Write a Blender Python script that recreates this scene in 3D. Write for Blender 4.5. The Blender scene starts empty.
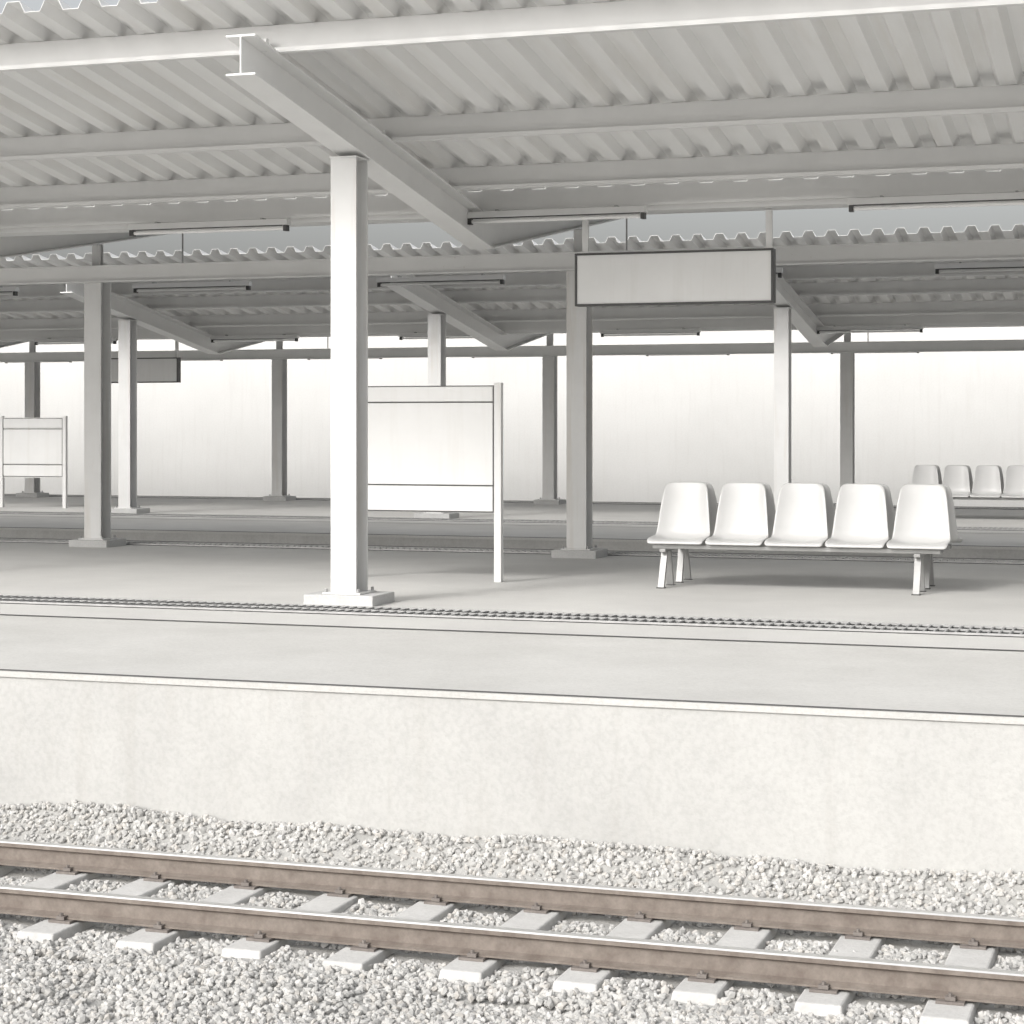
import bpy, math, random
import numpy as np
from mathutils import Vector, noise
random.seed(4); rng=np.random.default_rng(4)
scn=bpy.context.scene
COL=scn.collection

# ---------------------------------------------------------------- materials
def new_mat(name):
    m=bpy.data.materials.new(name); m.use_nodes=True
    nt=m.node_tree; b=nt.nodes['Principled BSDF']
    return m,nt,b
def N(nt,t,**kw):
    n=nt.nodes.new(t)
    for k,v in kw.items():
        if k in n.inputs: n.inputs[k].default_value=v
        else: setattr(n,k,v)
    return n
def ramp(nt,src,stops):
    r=nt.nodes.new('ShaderNodeValToRGB')
    e=r.color_ramp.elements
    while len(e)<len(stops): e.new(0.5)
    for i,(p,c) in enumerate(stops):
        e[i].position=p; e[i].color=(*c,1) if len(c)==3 else c
    nt.links.new(src,r.inputs['Fac']); return r
def g(v): return (v,v,v*0.99)
def mixc(nt,fac,a,b,mode='MIX'):
    m=nt.nodes.new('ShaderNodeMix'); m.data_type='RGBA'; m.blend_type=mode
    if isinstance(fac,(int,float)): m.inputs[0].default_value=fac
    else: nt.links.new(fac,m.inputs[0])
    for s,i in ((a,6),(b,7)):
        if isinstance(s,tuple): m.inputs[i].default_value=(*s,1)
        else: nt.links.new(s,m.inputs[i])
    return m.outputs[2]
def surf(name,c1,c2,scale=2.0,rough=0.7,metal=0.0,bump=0.1,bscale=60,streak=None,streak_amt=0.5,stretch=(1,1,1),spots=None,fine=.90,ss=(9,9,.6)):
    m,nt,b=new_mat(name)
    tc=N(nt,'ShaderNodeTexCoord')
    mp=N(nt,'ShaderNodeMapping'); mp.inputs['Scale'].default_value=stretch
    nt.links.new(tc.outputs['Object'],mp.inputs['Vector'])
    n1=N(nt,'ShaderNodeTexNoise',Scale=scale,Detail=4.0,Roughness=0.65)
    nt.links.new(mp.outputs[0],n1.inputs['Vector'])
    r=ramp(nt,n1.outputs['Fac'],[(0.3,c1),(0.7,c2)])
    col=r.outputs['Color']
    if bump>.05:
        n2=N(nt,'ShaderNodeTexNoise',Scale=bscale,Detail=2.0,Roughness=0.7)
        nt.links.new(tc.outputs['Object'],n2.inputs['Vector'])
        sp=ramp(nt,n2.outputs['Fac'],[(0.3,(fine,)*3),(0.6,(1,)*3)])
        col=mixc(nt,1.0,col,sp.outputs['Color'],'MULTIPLY')
    if streak:
        mp2=N(nt,'ShaderNodeMapping'); mp2.inputs['Scale'].default_value=ss
        nt.links.new(tc.outputs['Object'],mp2.inputs['Vector'])
        n3=N(nt,'ShaderNodeTexNoise',Scale=1.0,Detail=4.0,Roughness=0.6)
        nt.links.new(mp2.outputs[0],n3.inputs['Vector'])
        r3=ramp(nt,n3.outputs['Fac'],[(0.52,(0,0,0)),(0.78,(streak_amt,)*3)])
        col=mixc(nt,r3.outputs['Color'],col,streak)
    if spots:
        n4=N(nt,'ShaderNodeTexNoise',Scale=14.0,Detail=5.0,Roughness=0.75)
        nt.links.new(tc.outputs['Object'],n4.inputs['Vector'])
        r4=ramp(nt,n4.outputs['Fac'],[(0.66,(0,0,0)),(0.74,(0.6,)*3)])
        col=mixc(nt,r4.outputs['Color'],col,spots)
    nt.links.new(col,b.inputs['Base Color'])
    b.inputs['Roughness'].default_value=rough; b.inputs['Metallic'].default_value=metal
    if bump>.05:
        bp=N(nt,'ShaderNodeBump',Strength=bump,Distance=0.01)
        nt.links.new(n2.outputs['Fac'],bp.inputs['Height']); nt.links.new(bp.outputs[0],b.inputs['Normal'])
    return m
M={}
M['paint']=surf('painted_steel',g(.66),g(.71),3,0.42,0,0,90,streak=(.50,.45,.38),streak_amt=.45)
M['beam']=surf('beam_paint',g(.78),g(.83),2,0.45,0,0,90,spots=(.52,.45,.38))
M['sheet']=surf('roof_sheet',g(.77),g(.86),0.8,0.5,0,0,60,stretch=(1,.25,1),streak=(.66,.63,.58),streak_amt=.4,ss=(5,.5,.5))
M['purlin']=surf('purlin_paint',g(.70),g(.77),1.5,0.5,0,0,80)
M['front']=surf('platform_concrete',(.50,.495,.475),(.59,.585,.565),0.9,0.85,0,0.25,45)
M['plat']=surf('platform_paving',(.54,.535,.52),(.63,.625,.605),0.7,0.85,0,0.25,60)
M['face']=surf('platform_wall',(.44,.437,.425),(.52,.517,.50),1.0,0.9,0,0.3,30,streak=(.36,.345,.32),streak_amt=.4,ss=(6,6,.5))
M['joint']=surf('joint',g(.07),g(.11),bump=0,rough=.9)
M['plinth']=surf('plinth',g(.48),g(.55),4,0.9,0,0.3,50)
M['dark']=surf('painted_drain_shade',g(.01),g(.02),bump=0)  # near-black colour standing in for the shade inside the drain channel
M['galv']=surf('galvanised',g(.34),g(.46),9,0.45,0.3,0,60)
M['seat']=surf('seat_plastic',(.54,.54,.535),(.58,.58,.575),3,0.32,0,0,40)
M['frame']=surf('seat_frame',g(.30),g(.38),5,0.4,0.3,0,40)
M['sign']=surf('sign_face',g(.68),g(.72),2,0.35,0,0,30,streak=(.58,.57,.54),streak_amt=.35)
M['signframe']=surf('sign_frame',g(.04),g(.06),4,0.4,0.2,0,40)
M['lamp']=surf('lamp_body',g(.72),g(.76),4,0.4,0,0,40)
M['tube']=surf('lamp_tube',g(.86),g(.88),4,0.2,0,0.0,40)
M['wall']=surf('wall_render',(.62,.618,.605),(.68,.678,.665),0.35,0.9,0,0.1,25,streak=(.54,.53,.51),streak_amt=.35,fine=.96)
M['ground']=surf('ground_gravel',(.40,.39,.37),(.5,.49,.47),0.4,0.95,0,0.5,35)
M['ballast_bed']=surf('ballast_bed',(.34,.335,.32),(.43,.425,.41),6,0.95,0,0.8,40)
M['sleeper']=surf('sleeper_concrete',(.50,.495,.48),(.58,.575,.56),5,0.9,0,0.3,50)
M['railside']=surf('rail_steel',(.17,.14,.12),(.27,.235,.205),12,0.7,0.2,0.1,60)
M['railtop']=surf('rail_head',g(.55),g(.62),20,0.3,0.8,0,60)
M['bolt']=surf('bolt',(.16,.14,.13),(.25,.225,.205),20,0.7,0.3,0,60)
def stone_mat():
    m,nt,b=new_mat('ballast_stone')
    geo=N(nt,'ShaderNodeNewGeometry')
    r=ramp(nt,geo.outputs['Random Per Island'],[(0,(.37,.365,.355)),(.3,(.44,.435,.42)),(.6,(.49,.485,.47)),(.85,(.46,.44,.41)),(1,(.56,.555,.545))])
    nt.links.new(r.outputs['Color'],b.inputs['Base Color'])
    b.inputs['Roughness'].default_value=.92
    return m
M['stone']=stone_mat()

# ---------------------------------------------------------------- mesh helpers
class MB:
    def __init__(s): s.v=[];s.f=[];s.m=[];s.mats=[]
    def mi(s,k):
        if k not in s.mats: s.mats.append(k)
        return s.mats.index(k)
    def box(s,x0,x1,y0,y1,z0,z1,mat):
        s.prism([(x0,y0,z0),(x1,y0,z0),(x1,y1,z0),(x0,y1,z0)],[(x0,y0,z1),(x1,y0,z1),(x1,y1,z1),(x0,y1,z1)],mat)
    def prism(s,a,b,mat):
        n=len(a);o=len(s.v);s.v+=list(a)+list(b);i=s.mi(mat)
        s.f.append(tuple(o+k for k in reversed(range(n)))); s.f.append(tuple(o+n+k for k in range(n)))
        for k in range(n):
            s.f.append((o+k,o+(k+1)%n,o+n+(k+1)%n,o+n+k))
        s.m+=[i]*(n+2)
    def cyl(s,p,q,r,mat,n=10,r2=None):
        p=Vector(p);q=Vector(q);d=(q-p).normalized()
        u=d.orthogonal().normalized();w=d.cross(u); r2=r if r2 is None else r2
        A=[tuple(p+(u*math.cos(t)+w*math.sin(t))*r) for t in [2*math.pi*k/n for k in range(n)]]
        B=[tuple(q+(u*math.cos(t)+w*math.sin(t))*r2) for t in [2*math.pi*k/n for k in range(n)]]
        s.prism(A,B,mat)
    def obj(s,name,parent=None,bevel=0,smooth=False,bseg=2):
        me=bpy.data.meshes.new(name); me.from_pydata(s.v,[],s.f)
        for k in s.mats: me.materials.append(M[k])
        me.polygons.foreach_set('material_index',s.m)
        import bmesh
        bm=bmesh.new();bm.from_mesh(me);bmesh.ops.recalc_face_normals(bm,faces=bm.faces);bm.to_mesh(me);bm.free()
        if smooth: me.polygons.foreach_set('use_smooth',[True]*len(me.polygons))
        me.update()
        o=bpy.data.objects.new(name,me);COL.objects.link(o)
        if parent: o.parent=parent
        if bevel:
            b=o.modifiers.new('b','BEVEL');b.width=bevel;b.segments=bseg;b.limit_method='ANGLE'
        return o
def empty(name):
    o=bpy.data.objects.new(name,None);COL.objects.link(o);return o

# ---------------------------------------------------------------- canopy
PITCH=.33
def canopy(yo,zo,xs,roff,zplat,x0,x1,lampx,extra=()):
    root=empty('platform_canopy')
    S=.159; YC=18.6; ZV=2.84-S*(YC-13.4)     # beam top at valley
    YN=13.3; YF=2*YC-YN
    zt=lambda Y: ZV+S*abs(Y-YC)
    PD=.22
    sh=MB()
    prof=[(0,0),(.13,0),(.175,.085),(.285,.085),(.33,0)]
    n=int((x1-x0)/PITCH)
    for (ya,yb) in ((13.15,18.42),(18.78,24.05)):
        pts=[]
        for k in range(n):
            for (dx,dz) in prof[:-1]: pts.append((x0+k*PITCH+dx,dz))
        o=len(sh.v)
        NS=4
        for i in range(NS+1):
            Y=ya+(yb-ya)*i/NS
            for (x,dz) in pts: sh.v.append((x,Y+yo,zt(Y)+PD+.004+dz+zo))
        P=len(pts)
        mi=sh.mi('sheet')
        for i in range(NS):
            for k in range(P-1):
                sh.f.append((o+i*P+k,o+i*P+k+1,o+(i+1)*P+k+1,o+(i+1)*P+k)); sh.m.append(mi)
    so=sh.obj('roof_sheets',root)
    sm=so.modifiers.new('s','SOLIDIFY'); sm.thickness=.004; sm.offset=0
    p=MB()
    for Y in (13.75,16.05,17.6,19.6,21.15,23.45)+tuple(extra):
        z=zt(Y)+zo; y=Y+yo; w=.07
        p.box(x0,x1,y-.004,y+.004,z+.012,z+PD-.010,'purlin')
        sgn=-1 if Y<YC else 1
        a,b=sorted((0,sgn*w))
        p.box(x0,x1,y+a-.002,y+b+.002,z+.002,z+.012,'purlin')
        a,b=sorted((0,-sgn*w))
        p.box(x0,x1,y+a-.002,y+b+.002,z+PD-.010,z+PD-.001,'purlin')
        p.box(x0,x1,y+sgn*w-.004,y+sgn*w+.004,z+.0125,z+.035,'purlin')
    for Y in (13.75,16.05,17.6):
        for xx in xs:
            p.box(xx-.05,xx+.05,Y+yo-.12,Y+yo-.075,zt(Y)+zo+.0,zt(Y)+zo+.10,'purlin')
    p.obj('purlins',root)
    q=MB()
    zb=ZV+zo+.004
    q.box(x0,x1,YC+yo-.16,YC+yo+.16,zb,zb+.012,'purlin')
    q.box(x0,x1,YC+yo-.172,YC+yo-.160,zb,zb+.345,'purlin')
    q.box(x0,x1,YC+yo+.160,YC+yo+.172,zb,zb+.345,'purlin')
    q.obj('valley_gutter',root)
    for x in xs:
        b=MB(); D=.30; FW=.24; T=.016
        for sgn in (-1,1):
            Ye=YC+sgn*(YC-YN)
            def seg(Ya,Yb,w,za,zb2,mat='beam'):
                A=[(x-w,Ya+yo,zt(Ya)+za+zo),(x+w,Ya+yo,zt(Ya)+za+zo),(x+w,Ya+yo,zt(Ya)+zb2+zo),(x-w,Ya+yo,zt(Ya)+zb2+zo)]
                B=[(x-w,Yb+yo,zt(Yb)+za+zo),(x+w,Yb+yo,zt(Yb)+za+zo),(x+w,Yb+yo,zt(Yb)+zb2+zo),(x-w,Yb+yo,zt(Yb)+zb2+zo)]
                b.prism(A,B,mat)
            y_in=YC+sgn*.0001
            seg(Ye,y_in,FW/2,-T,0); seg(Ye,y_in,FW/2,-D,-D+T); seg(Ye,y_in,.006,-D+T,-T)
        b.obj('cross_beam',root,bevel=.002,bseg=1)
        for Yr in (15.36,21.5):
            rear=Yr>YC
            xc=x+(roff if rear else -.02)
            c=MB(); W=.23; Dp=.25; t=.016
            ztop=zt(Yr)-D-.036+zo
            if rear: ztop=1.86+zo
            y=Yr+yo; zb0=zplat+.10
            c.box(xc-W/2,xc+W/2,y-Dp/2,y-Dp/2+t,zb0,ztop,'paint')
            c.box(xc-W/2,xc+W/2,y+Dp/2-t,y+Dp/2,zb0,ztop,'paint')
            c.box(xc-.005,xc+.005,y-Dp/2+t,y+Dp/2-t,zb0,ztop,'paint')
            c.box(xc-W/2-.01,xc+W/2+.01,y-Dp/2-.01,y+Dp/2+.01,ztop,ztop+.014,'paint')
            if rear:
                c.box(xc-.06,xc+.06,y-.035,y-.023,ztop+.014,zt(Yr)-D+zo-.012,'paint')
                c.box(xc-.06,xc+.06,y+.023,y+.035,ztop+.014,zt(Yr)-D+zo+.002,'paint')
                c.box(xc-.006,xc+.006,y-.023,y+.023,ztop+.014,zt(Yr)-D+zo-.006,'paint')
            c.box(xc-.17,xc+.17,y-.17,y+.17,zplat+.085,zplat+.10,'paint')
            for sx in (-1,1):
                for sy in (-1,1):
                    c.cyl((xc+sx*.145,y+sy*.15,zplat+.1),(xc+sx*.145,y+sy*.15,zplat+.13),.014,'galv',6)
            c.obj('column',root,bevel=.002,bseg=1)
            pw=.31 if not rear else .26
            f=MB(); f.box(xc-pw,xc+pw,y-.24,y+.24,zplat-.05,zplat+.085,'plinth'); f.obj('column_plinth',root,bevel=.008)
    t=MB()
    y=21.5+yo-.13
    t.box(x0,x1,y-.10,y-.002,1.885+zo,1.9+zo,'beam');t.box(x0,x1,y-.10,y-.002,1.70+zo,1.715+zo,'beam');t.box(x0,x1,y-.056,y-.046,1.715+zo,1.885+zo,'beam')
    y=24.3+yo
    t.box(x0,x1,y-.02,y+.02,1.93+zo,1.97+zo,'purlin')
    for x in xs:
        t.cyl((x+.02,24.3+yo-.42,zt(23.88)-.29+zo),(x+.02,24.3+yo-.42,1.97+zo),.012,'galv',6)
        t.box(x,x+.04,24.3+yo-.44,24.3+yo-.02,1.935+zo,1.965+zo,'purlin')
    t.box(x0,x1,18.28+yo,18.32+yo,2.055+zo,2.08+zo,'purlin')
    t.obj('tie_beams',root)
    for (Y,zl,Ln,xsx) in ((18.2,1.945,1.79,lampx[0]),(24.3,1.81,1.76,lampx[1])):
        for xa in xsx:
            l=MB(); y=Y+yo; z=zl+zo
            l.prism([(xa,y-.06,z+.03),(xa,y+.06,z+.03),(xa,y+.035,z+.09),(xa,y-.035,z+.09)],
                    [(xa+Ln,y-.06,z+.03),(xa+Ln,y+.06,z+.03),(xa+Ln,y+.035,z+.09),(xa+Ln,y-.035,z+.09)],'lamp')
            l.box(xa+.01,xa+.05,y-.035,y+.035,z-.03,z+.0295,'signframe'); l.box(xa+Ln-.05,xa+Ln-.01,y-.035,y+.035,z-.03,z+.0295,'signframe')
            l.box(xa+.05,xa+Ln-.05,y-.050,y-.040,z+.018,z+.0295,'signframe')
            l.cyl((xa+.05,y,z-.002),(xa+Ln-.05,y,z-.002),.018,'tube',10)
            for q2 in (.3,Ln-.3): l.box(xa+q2-.012,xa+q2+.012,y-.012,y+.085,z+.09,z+.11,'galv')
            l.obj('fluorescent_light',None,bevel=.002,bseg=1)
    return root
XA0,XA1=-42,12
lamps1=[-2.94+3.68*k for k in range(-8,4)]
lamps2=[-2.89-3.6*k for k in range(-3,9)]
canopy(0,0,[-6.61+6.13*k for k in range(-5,4)],.13,-1.5,XA0,XA1,(lamps1,lamps2))
canopy(15.75,-.40,[-11.83+5.8*k for k in range(-5,5)],.0,-1.58,-52,18,([-2.2+3.82*k for k in range(-11,6)],[-3.0+3.82*k for k in range(-11,6)]),(14.9,22.3))

# ---------------------------------------------------------------- platforms
def platform(y0,y1,z,strips,yline):
    root=empty('station_platform')
    X0,X1=-70,35
    w=MB(); w.box(X0,X1,y0+.012,y1-.012,-2.9,z-.035,'face'); w.obj('platform_wall',root)
    a=MB()
    a.box(X0,X1,y0,yline,z-.034,z,'front')
    a.box(X0,X1,yline+.001,y1,z-.034,z,'plat')
    a.obj('paving',root)
    j=MB(); j.v=[(X0,yline-.03,z+.004),(X1,yline-.03,z+.004),(X1,yline+.03,z+.004),(X0,yline+.03,z+.004)]; j.f=[(0,1,2,3)]; j.m=[j.mi('joint')]; j.obj('paving_joint',root)
    # dark rubber edge strip along both platform edges
    e=MB()
    for yy in (y0+.02,y1-.045):
        e.box(X0,X1,yy,yy+.025,z+.001,z+.006,'joint')
    e.obj('edge_strip',root)
    for (ya,yb) in strips:
        d=MB(); d.box(X0,X1,ya,yb,z+.001,z+.006,'dark')  # no channel is cut; dark slab paints the shade below the bars
        for yy in (ya+.008,(ya+yb)/2,yb-.008): d.box(-30,14,yy-.007,yy+.007,z+.007,z+.022,'galv')
        xx=-30
        while xx<14:
            d.box(xx-.007,xx+.007,ya+.016,yb-.016,z+.0065,z+.020,'galv'); xx+=.075
        d.obj('drain_grate',None)
platform(10.48,22.6,-1.5,[(14.40,14.92),(21.80,22.15)],13.54)
platform(26.2,38.5,-1.58,[(30.15,30.65),(37.55,37.9)],29.3)

# ---------------------------------------------------------------- ground, wall
a=MB(); a.v=[(-600,-300,-2.78),(600,-300,-2.78),(600,900,-2.78),(-600,900,-2.78)];a.f=[(0,1,2,3)];a.m=[a.mi('ground')];a.obj('ground')
a=MB(); a.box(-90,60,46,46.3,-2.9,2.35,'wall'); a.box(-90,60,45.93,46.37,2.352,2.47,'face'); a.obj('boundary_wall')

# ---------------------------------------------------------------- track
YF_,YN_=9.68,8.73; ZR=-2.33; PH=-3.125
def track(yn,yf,zr,x0,x1,detail):
    root=empty('railway_track')
    r=MB()
    H=.125
    prof=[(-.055,0),(.055,0),(.055,.009),(.010,.022),(.008,.088),(.030,.098),(.030,.118),(.024,H),(-.024,H),(-.030,.118),(-.030,.098),(-.008,.088),(-.010,.022),(-.055,.009)]
    for y in (yn,yf):
        A=[(x0,y+p,zr-H+q) for p,q in prof];B=[(x1,y+p,zr-H+q) for p,q in prof]
        r.prism(A,B,'railside')
        mt=r.mi('railtop')
        base=len(r.m)-16
        for k in (6,7,8): r.m[base+2+k]=mt
    r.obj('rails',root)
    s=MB(); ym=(yn+yf)/2; zs=zr-H-.014
    ph=PH
    k0=int((x0-ph)/.54); k1=int((x1-ph)/.54)
    for k in range(k0,k1):
        x=ph+k*.54+random.uniform(-.015,.015); w=.10; e=random.uniform(-.03,.03)
        s.prism([(x-w-.02,ym-.74+e-.07,zs-.16),(x+w+.02,ym-.74+e-.07,zs-.16),(x+w+.02,ym+.87+e,zs-.16),(x-w-.02,ym+.87+e,zs-.16)],
                [(x-w,ym-.74+e,zs),(x+w,ym-.74+e,zs),(x+w,ym+.80+e,zs),(x-w,ym+.80+e,zs)],'sleeper')
    s.obj('sleepers',root,bevel=.01 if detail else 0)
    f=MB()
    for k in range(k0,k1):
        x=ph+k*.54
        for y in (yn,yf):
            f.box(x-.06,x+.06,y-.09,y+.09,zs+.001,zr-H-.001,'bolt')
            for sy in (-1,1):
                f.box(x-.022,x+.022,y+sy*.062-.018,y+sy*.062+.018,zr-H+.001,zr-H+.018,'bolt')
                f.cyl((x,y+sy*.066,zr-H+.018),(x,y+sy*.066,zr-H+.032),.010,'bolt',6)
    f.obj('rail_fastenings',root)
    return root
track(YN_,YF_,ZR,-40,20,True)
track(23.95,24.95,ZR,-60,25,False)
def bz(x,y):
    z=-2.492
    if y>9.98: z+=min(1,(y-9.98)/.40)*.20
    if y<8.35: z+=min(1,(8.35-y)/1.0)*.06
    amp=.020 if 8.2<y<10.0 else .085
    z+=amp*noise.noise(Vector((x*.9,y*1.6,3)))+.022*noise.noise(Vector((x*3,y*4,9)))
    return z
nx,ny=420,90
gx=np.linspace(-30,14,nx);gy=np.linspace(4.5,10.487,ny)
V=[(x,y,bz(x,y)-.016) for y in gy for x in gx]
F=[(j*nx+i,j*nx+i+1,(j+1)*nx+i+1,(j+1)*nx+i) for j in range(ny-1) for i in range(nx-1)]
bal=empty('track_ballast')
a=MB();a.v=V;a.f=F;a.m=[a.mi('ballast_bed')]*len(F);a.obj('ballast_bed',bal,smooth=True)
a=MB();a.box(-70,35,22.65,26.1,-2.9,-2.48,'ballast_bed');a.obj('ballast_bed_far',bal)
import bmesh
bm=bmesh.new();bmesh.ops.create_icosphere(bm,subdivisions=1,radius=1);bv=np.array([v.co[:] for v in bm.verts]);bf=np.array([[v.index for v in f.verts] for f in bm.faces]);bm.free()
pts=[]
def scatter(n,x0,x1,y0,y1):
    for _ in range(n):
        x=random.uniform(x0,x1);y=random.uniform(y0,y1)
        if abs(y-YN_)<.075 or abs(y-YF_)<.075: continue
        ph=((x-PH+.27)%.54)-.27
        if abs(ph)<.12 and 8.42<y<10.02 and random.random()<.96: continue
        pts.append((x,y,bz(x,y)))
scatter(56000,-8.5,.8,6.7,10.47)
scatter(8000,-15,-8.5,6.5,10.47)
scatter(5000,.8,5,6.5,10.47)
P=np.array(pts);n=len(P)
q=rng.normal(size=(n,4));q/=np.linalg.norm(q,axis=1)[:,None]
w,x,y,z=q.T
R=np.stack([1-2*(y*y+z*z),2*(x*y-z*w),2*(x*z+y*w),2*(x*y+z*w),1-2*(x*x+z*z),2*(y*z-x*w),2*(x*z-y*w),2*(y*z+x*w),1-2*(x*x+y*y)],1).reshape(n,3,3)
sc=rng.uniform(.6,1.15,(n,3))*rng.uniform(.010,.024,(n,1))
vv=bv[None]*(1+rng.uniform(-.25,.25,(n,len(bv),1)))*sc[:,None,:]
vv=np.einsum('nij,nkj->nki',R,vv)+P[:,None,:]
vv[:,:,2]+=rng.uniform(-.016,-.004,(n,1))
ff=(bf[None]+(np.arange(n)*len(bv))[:,None,None]).reshape(-1)
me=bpy.data.meshes.new('stones');me.vertices.add(n*len(bv));me.vertices.foreach_set('co',vv.reshape(-1))
nf=n*len(bf);me.loops.add(nf*3);me.loops.foreach_set('vertex_index',ff.astype(np.int32))
me.polygons.add(nf);me.polygons.foreach_set('loop_start',np.arange(nf,dtype=np.int32)*3)
me.polygons.foreach_set('loop_total',np.full(nf,3,dtype=np.int32))
me.materials.append(M['stone']);me.update(calc_edges=True)
me.polygons.foreach_set('use_smooth',[False]*nf)
o=bpy.data.objects.new('stones',me);COL.objects.link(o);o.parent=bal

# ---------------------------------------------------------------- hanging signs
def sign(x0,x1,y,z0,z1,ztop):
    root=empty('hanging_sign'); T=.07
    a=MB()
    a.box(x0+.02,x1-.02,y-T+.012,y+T-.012,z0+.02,z1-.02,'sign'); a.obj('sign_panel',root,bevel=.002)
    f=MB()
    f.box(x0,x1,y-T,y+T,z0,z0+.0195,'signframe');f.box(x0,x1,y-T,y+T,z1-.0195,z1,'signframe')
    f.box(x0,x0+.0195,y-T,y+T,z0+.02,z1-.02,'signframe');f.box(x1-.0195,x1,y-T,y+T,z0+.02,z1-.02,'signframe')
    f.obj('sign_frame',root,bevel=.002)
    h=MB()
    for x in (x0+.09,x1-.05):
        h.box(x-.03,x+.03,y-.02,y+.02,z1+.012,ztop,'paint')
        h.box(x-.05,x+.05,y-.05,y+.05,z1+.0005,z1+.012,'paint')
    h.obj('sign_hangers',root,bevel=.002)
sign(-5.64,-3.70,18.62,1.13,1.64,2.008)
sign(-20.6,-18.72,35.0,.79,1.28,1.61)

# ---------------------------------------------------------------- notice boards
def board(x0,x1,y,zp,ztop,bands,zbot):
    root=empty('notice_board'); a=MB()
    for x in (x0,x1):
        a.box(x-.035,x+.035,y-.035,y+.035,zp,ztop,'paint')
    a.box(x0+.036,x1-.036,y-.018,y+.018,zbot,ztop-.03,'paint')
    a.obj('frame',root,bevel=.003)
    b=MB()
    for (z0,z1) in bands: b.box(x0+.05,x1-.05,y-.03,y-.0185,z0,z1,'sign')
    b.obj('panels',root,bevel=.002)
    c=MB()
    zz=[bands[0][1]+.006]+[ (bands[i][0]+bands[i+1][1])/2 for i in range(len(bands)-1)]+[bands[-1][0]-.006]
    for z in zz: c.box(x0+.04,x1-.04,y-.028,y-.0186,z-.004,z+.004,'signframe')
    for x in (x0+.043,x1-.043): c.box(x-.003,x+.003,y-.027,y-.0187,bands[-1][0],bands[0][1],'signframe')
    c.obj('panel_seams',root)
board(-7.74,-6.18,17.86,-1.5,.38,[(.205,.345),(-.585,.190),(-.835,-.600)],-.85)
board(-21.1,-19.75,32.5,-1.58,.13,[(-.09,.08),(-.76,-.13),(-.99,-.79)],-1.02)

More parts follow.
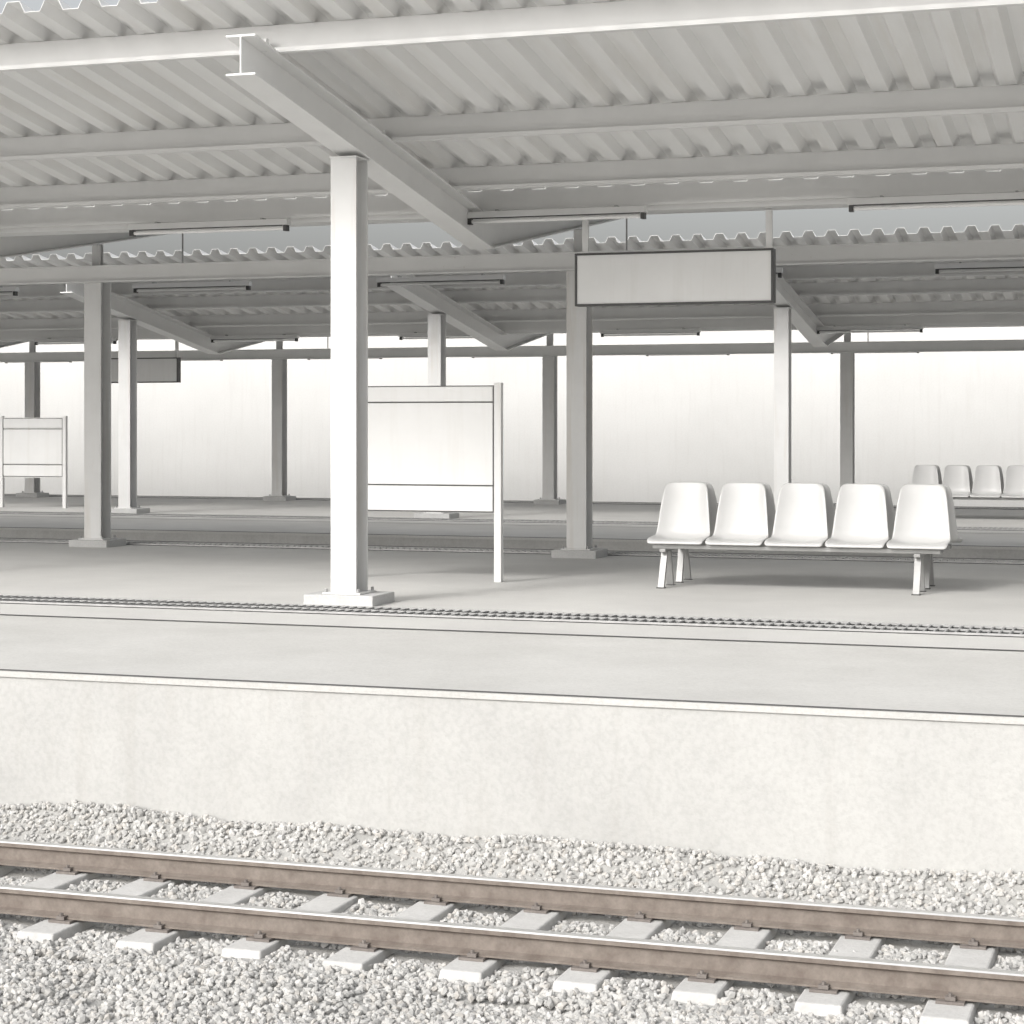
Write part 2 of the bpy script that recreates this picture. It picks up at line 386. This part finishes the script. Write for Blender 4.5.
# ---------------------------------------------------------------- back-to-back seats
def seat_row(xc0,pitch,n,y0,zp,sc=1.0):
    root=empty('platform_seats')
    prof=[(.00,.405,.250,.00),(.012,.43,.262,.0),(.06,.440,.266,.006),(.18,.430,.266,.016),(.28,.422,.262,.022),(.345,.43,.257,.022),(.385,.475,.252,.02),(.407,.56,.243,.02),(.43,.68,.231,.02),(.455,.80,.217,.018),(.475,.89,.205,.012),(.487,.94,.188,.004),(.492,.955,.145,.0)]
    nu=11; DT=1.04
    me=bpy.data.meshes.new('seat_shell');V=[];F=[]
    for i,(d,h,w,cu) in enumerate(prof):
        a=prof[max(i-1,0)];b=prof[min(i+1,len(prof)-1)]
        t=Vector((b[0]-a[0],b[1]-a[1])).normalized(); nn=Vector((-t.y,t.x))
        for k in range(nu):
            u=-1+2*k/(nu-1)
            off=cu*2.2*abs(u)**3
            V.append((w*u*sc,(d+nn.x*off)*sc,(h+nn.y*off)*sc))
    for i in range(len(prof)-1):
        for k in range(nu-1): F.append((i*nu+k,i*nu+k+1,(i+1)*nu+k+1,(i+1)*nu+k))
    me.from_pydata(V,[],F);me.materials.append(M['seat']);me.polygons.foreach_set('use_smooth',[True]*len(F))
    for j in range(n):
        for rot in (0,1):
            o=bpy.data.objects.new('seat_shell',me);COL.objects.link(o);o.parent=root
            o.location=(xc0+j*pitch+(.03 if rot else 0),y0+(DT*sc if rot else 0),zp)
            o.rotation_euler=(0,0,math.pi*rot)
            s=o.modifiers.new('s','SOLIDIFY');s.thickness=.020;s.offset=-1
            ss=o.modifiers.new('ss','SUBSURF');ss.levels=1;ss.render_levels=2
    f=MB(); xa=xc0-.12; xb=xc0+(n-1)*pitch+.00
    for yy in (.10,.30,.74,.94): f.box(xa-.10,xb+.20,y0+(yy-.02)*sc,y0+(yy+.02)*sc,zp+.355*sc,zp+.392*sc,'frame')
    for j in range(n):
        x=xc0+j*pitch
        for dx in (-.12,.12):
            f.box(x+dx-.015,x+dx+.015,y0+.06*sc,y0+.32*sc,zp+.3925*sc,zp+.405*sc,'frame')
            f.box(x+dx-.015,x+dx+.015,y0+.72*sc,y0+.98*sc,zp+.3925*sc,zp+.405*sc,'frame')
    for px in (xa,xb):
        lw=.030
        f.box(px-lw+.002,px+lw-.002,y0+.05*sc,y0+.99*sc,zp+.325*sc,zp+.3545*sc,'frame')
        for (yt,yb) in ((.14,.00),(.26,.36),(.78,.68),(.90,1.04)):
            A=[(px-lw,y0+(yb-.018)*sc,zp+.008),(px+lw,y0+(yb-.018)*sc,zp+.008),(px+lw,y0+(yb+.018)*sc,zp+.008),(px-lw,y0+(yb+.018)*sc,zp+.008)]
            B=[(px-lw,y0+(yt-.018)*sc,zp+.3245*sc),(px+lw,y0+(yt-.018)*sc,zp+.3245*sc),(px+lw,y0+(yt+.018)*sc,zp+.3245*sc),(px-lw,y0+(yt+.018)*sc,zp+.3245*sc)]
            f.prism(A,B,'frame')
            f.box(px-.040,px+.040,y0+(yb-.03)*sc,y0+(yb+.03)*sc,zp,zp+.0075,'signframe')
    f.obj('seat_frame',root,bevel=.003)
seat_row(-4.43,.5425,5,17.66,-1.5)
seat_row(-4.15,.50,6,33.2,-1.58,.93)

# ---------------------------------------------------------------- world, sun, camera
w=bpy.data.worlds.new('World');scn.world=w;w.use_nodes=True;nt=w.node_tree
bg=nt.nodes['Background'];sky=nt.nodes.new('ShaderNodeTexSky');sky.sky_type='NISHITA';sky.sun_disc=False
EL,AZ=math.radians(34),math.radians(205)
sky.sun_elevation=EL;sky.sun_rotation=AZ;sky.air_density=1.2;sky.dust_density=6.0;sky.ozone_density=1.0
hs=nt.nodes.new('ShaderNodeHueSaturation');hs.inputs['Saturation'].default_value=.18;hs.inputs['Value'].default_value=1.4
nt.links.new(sky.outputs[0],hs.inputs['Color']);nt.links.new(hs.outputs[0],bg.inputs['Color'])
bg.inputs['Strength'].default_value=.15
sd=bpy.data.lights.new('sun','SUN');sd.energy=1.0;sd.angle=math.radians(10);sd.color=(1,.98,.95)
so=bpy.data.objects.new('sun',sd);COL.objects.link(so)
dirv=Vector((math.sin(AZ)*math.cos(EL),math.cos(AZ)*math.cos(EL),math.sin(EL)))
so.rotation_euler=dirv.to_track_quat('Z','Y').to_euler()
cd=bpy.data.cameras.new('camera');co=bpy.data.objects.new('camera',cd);COL.objects.link(co)
cd.sensor_width=36;cd.lens=36*2002.6/1024;cd.shift_y=-(512-423)/1024;cd.clip_end=3000
co.rotation_euler=(math.pi/2,0,math.atan2(678,2002.6))
scn.camera=co
scn.view_settings.view_transform='Standard';scn.view_settings.look='None';scn.view_settings.exposure=0
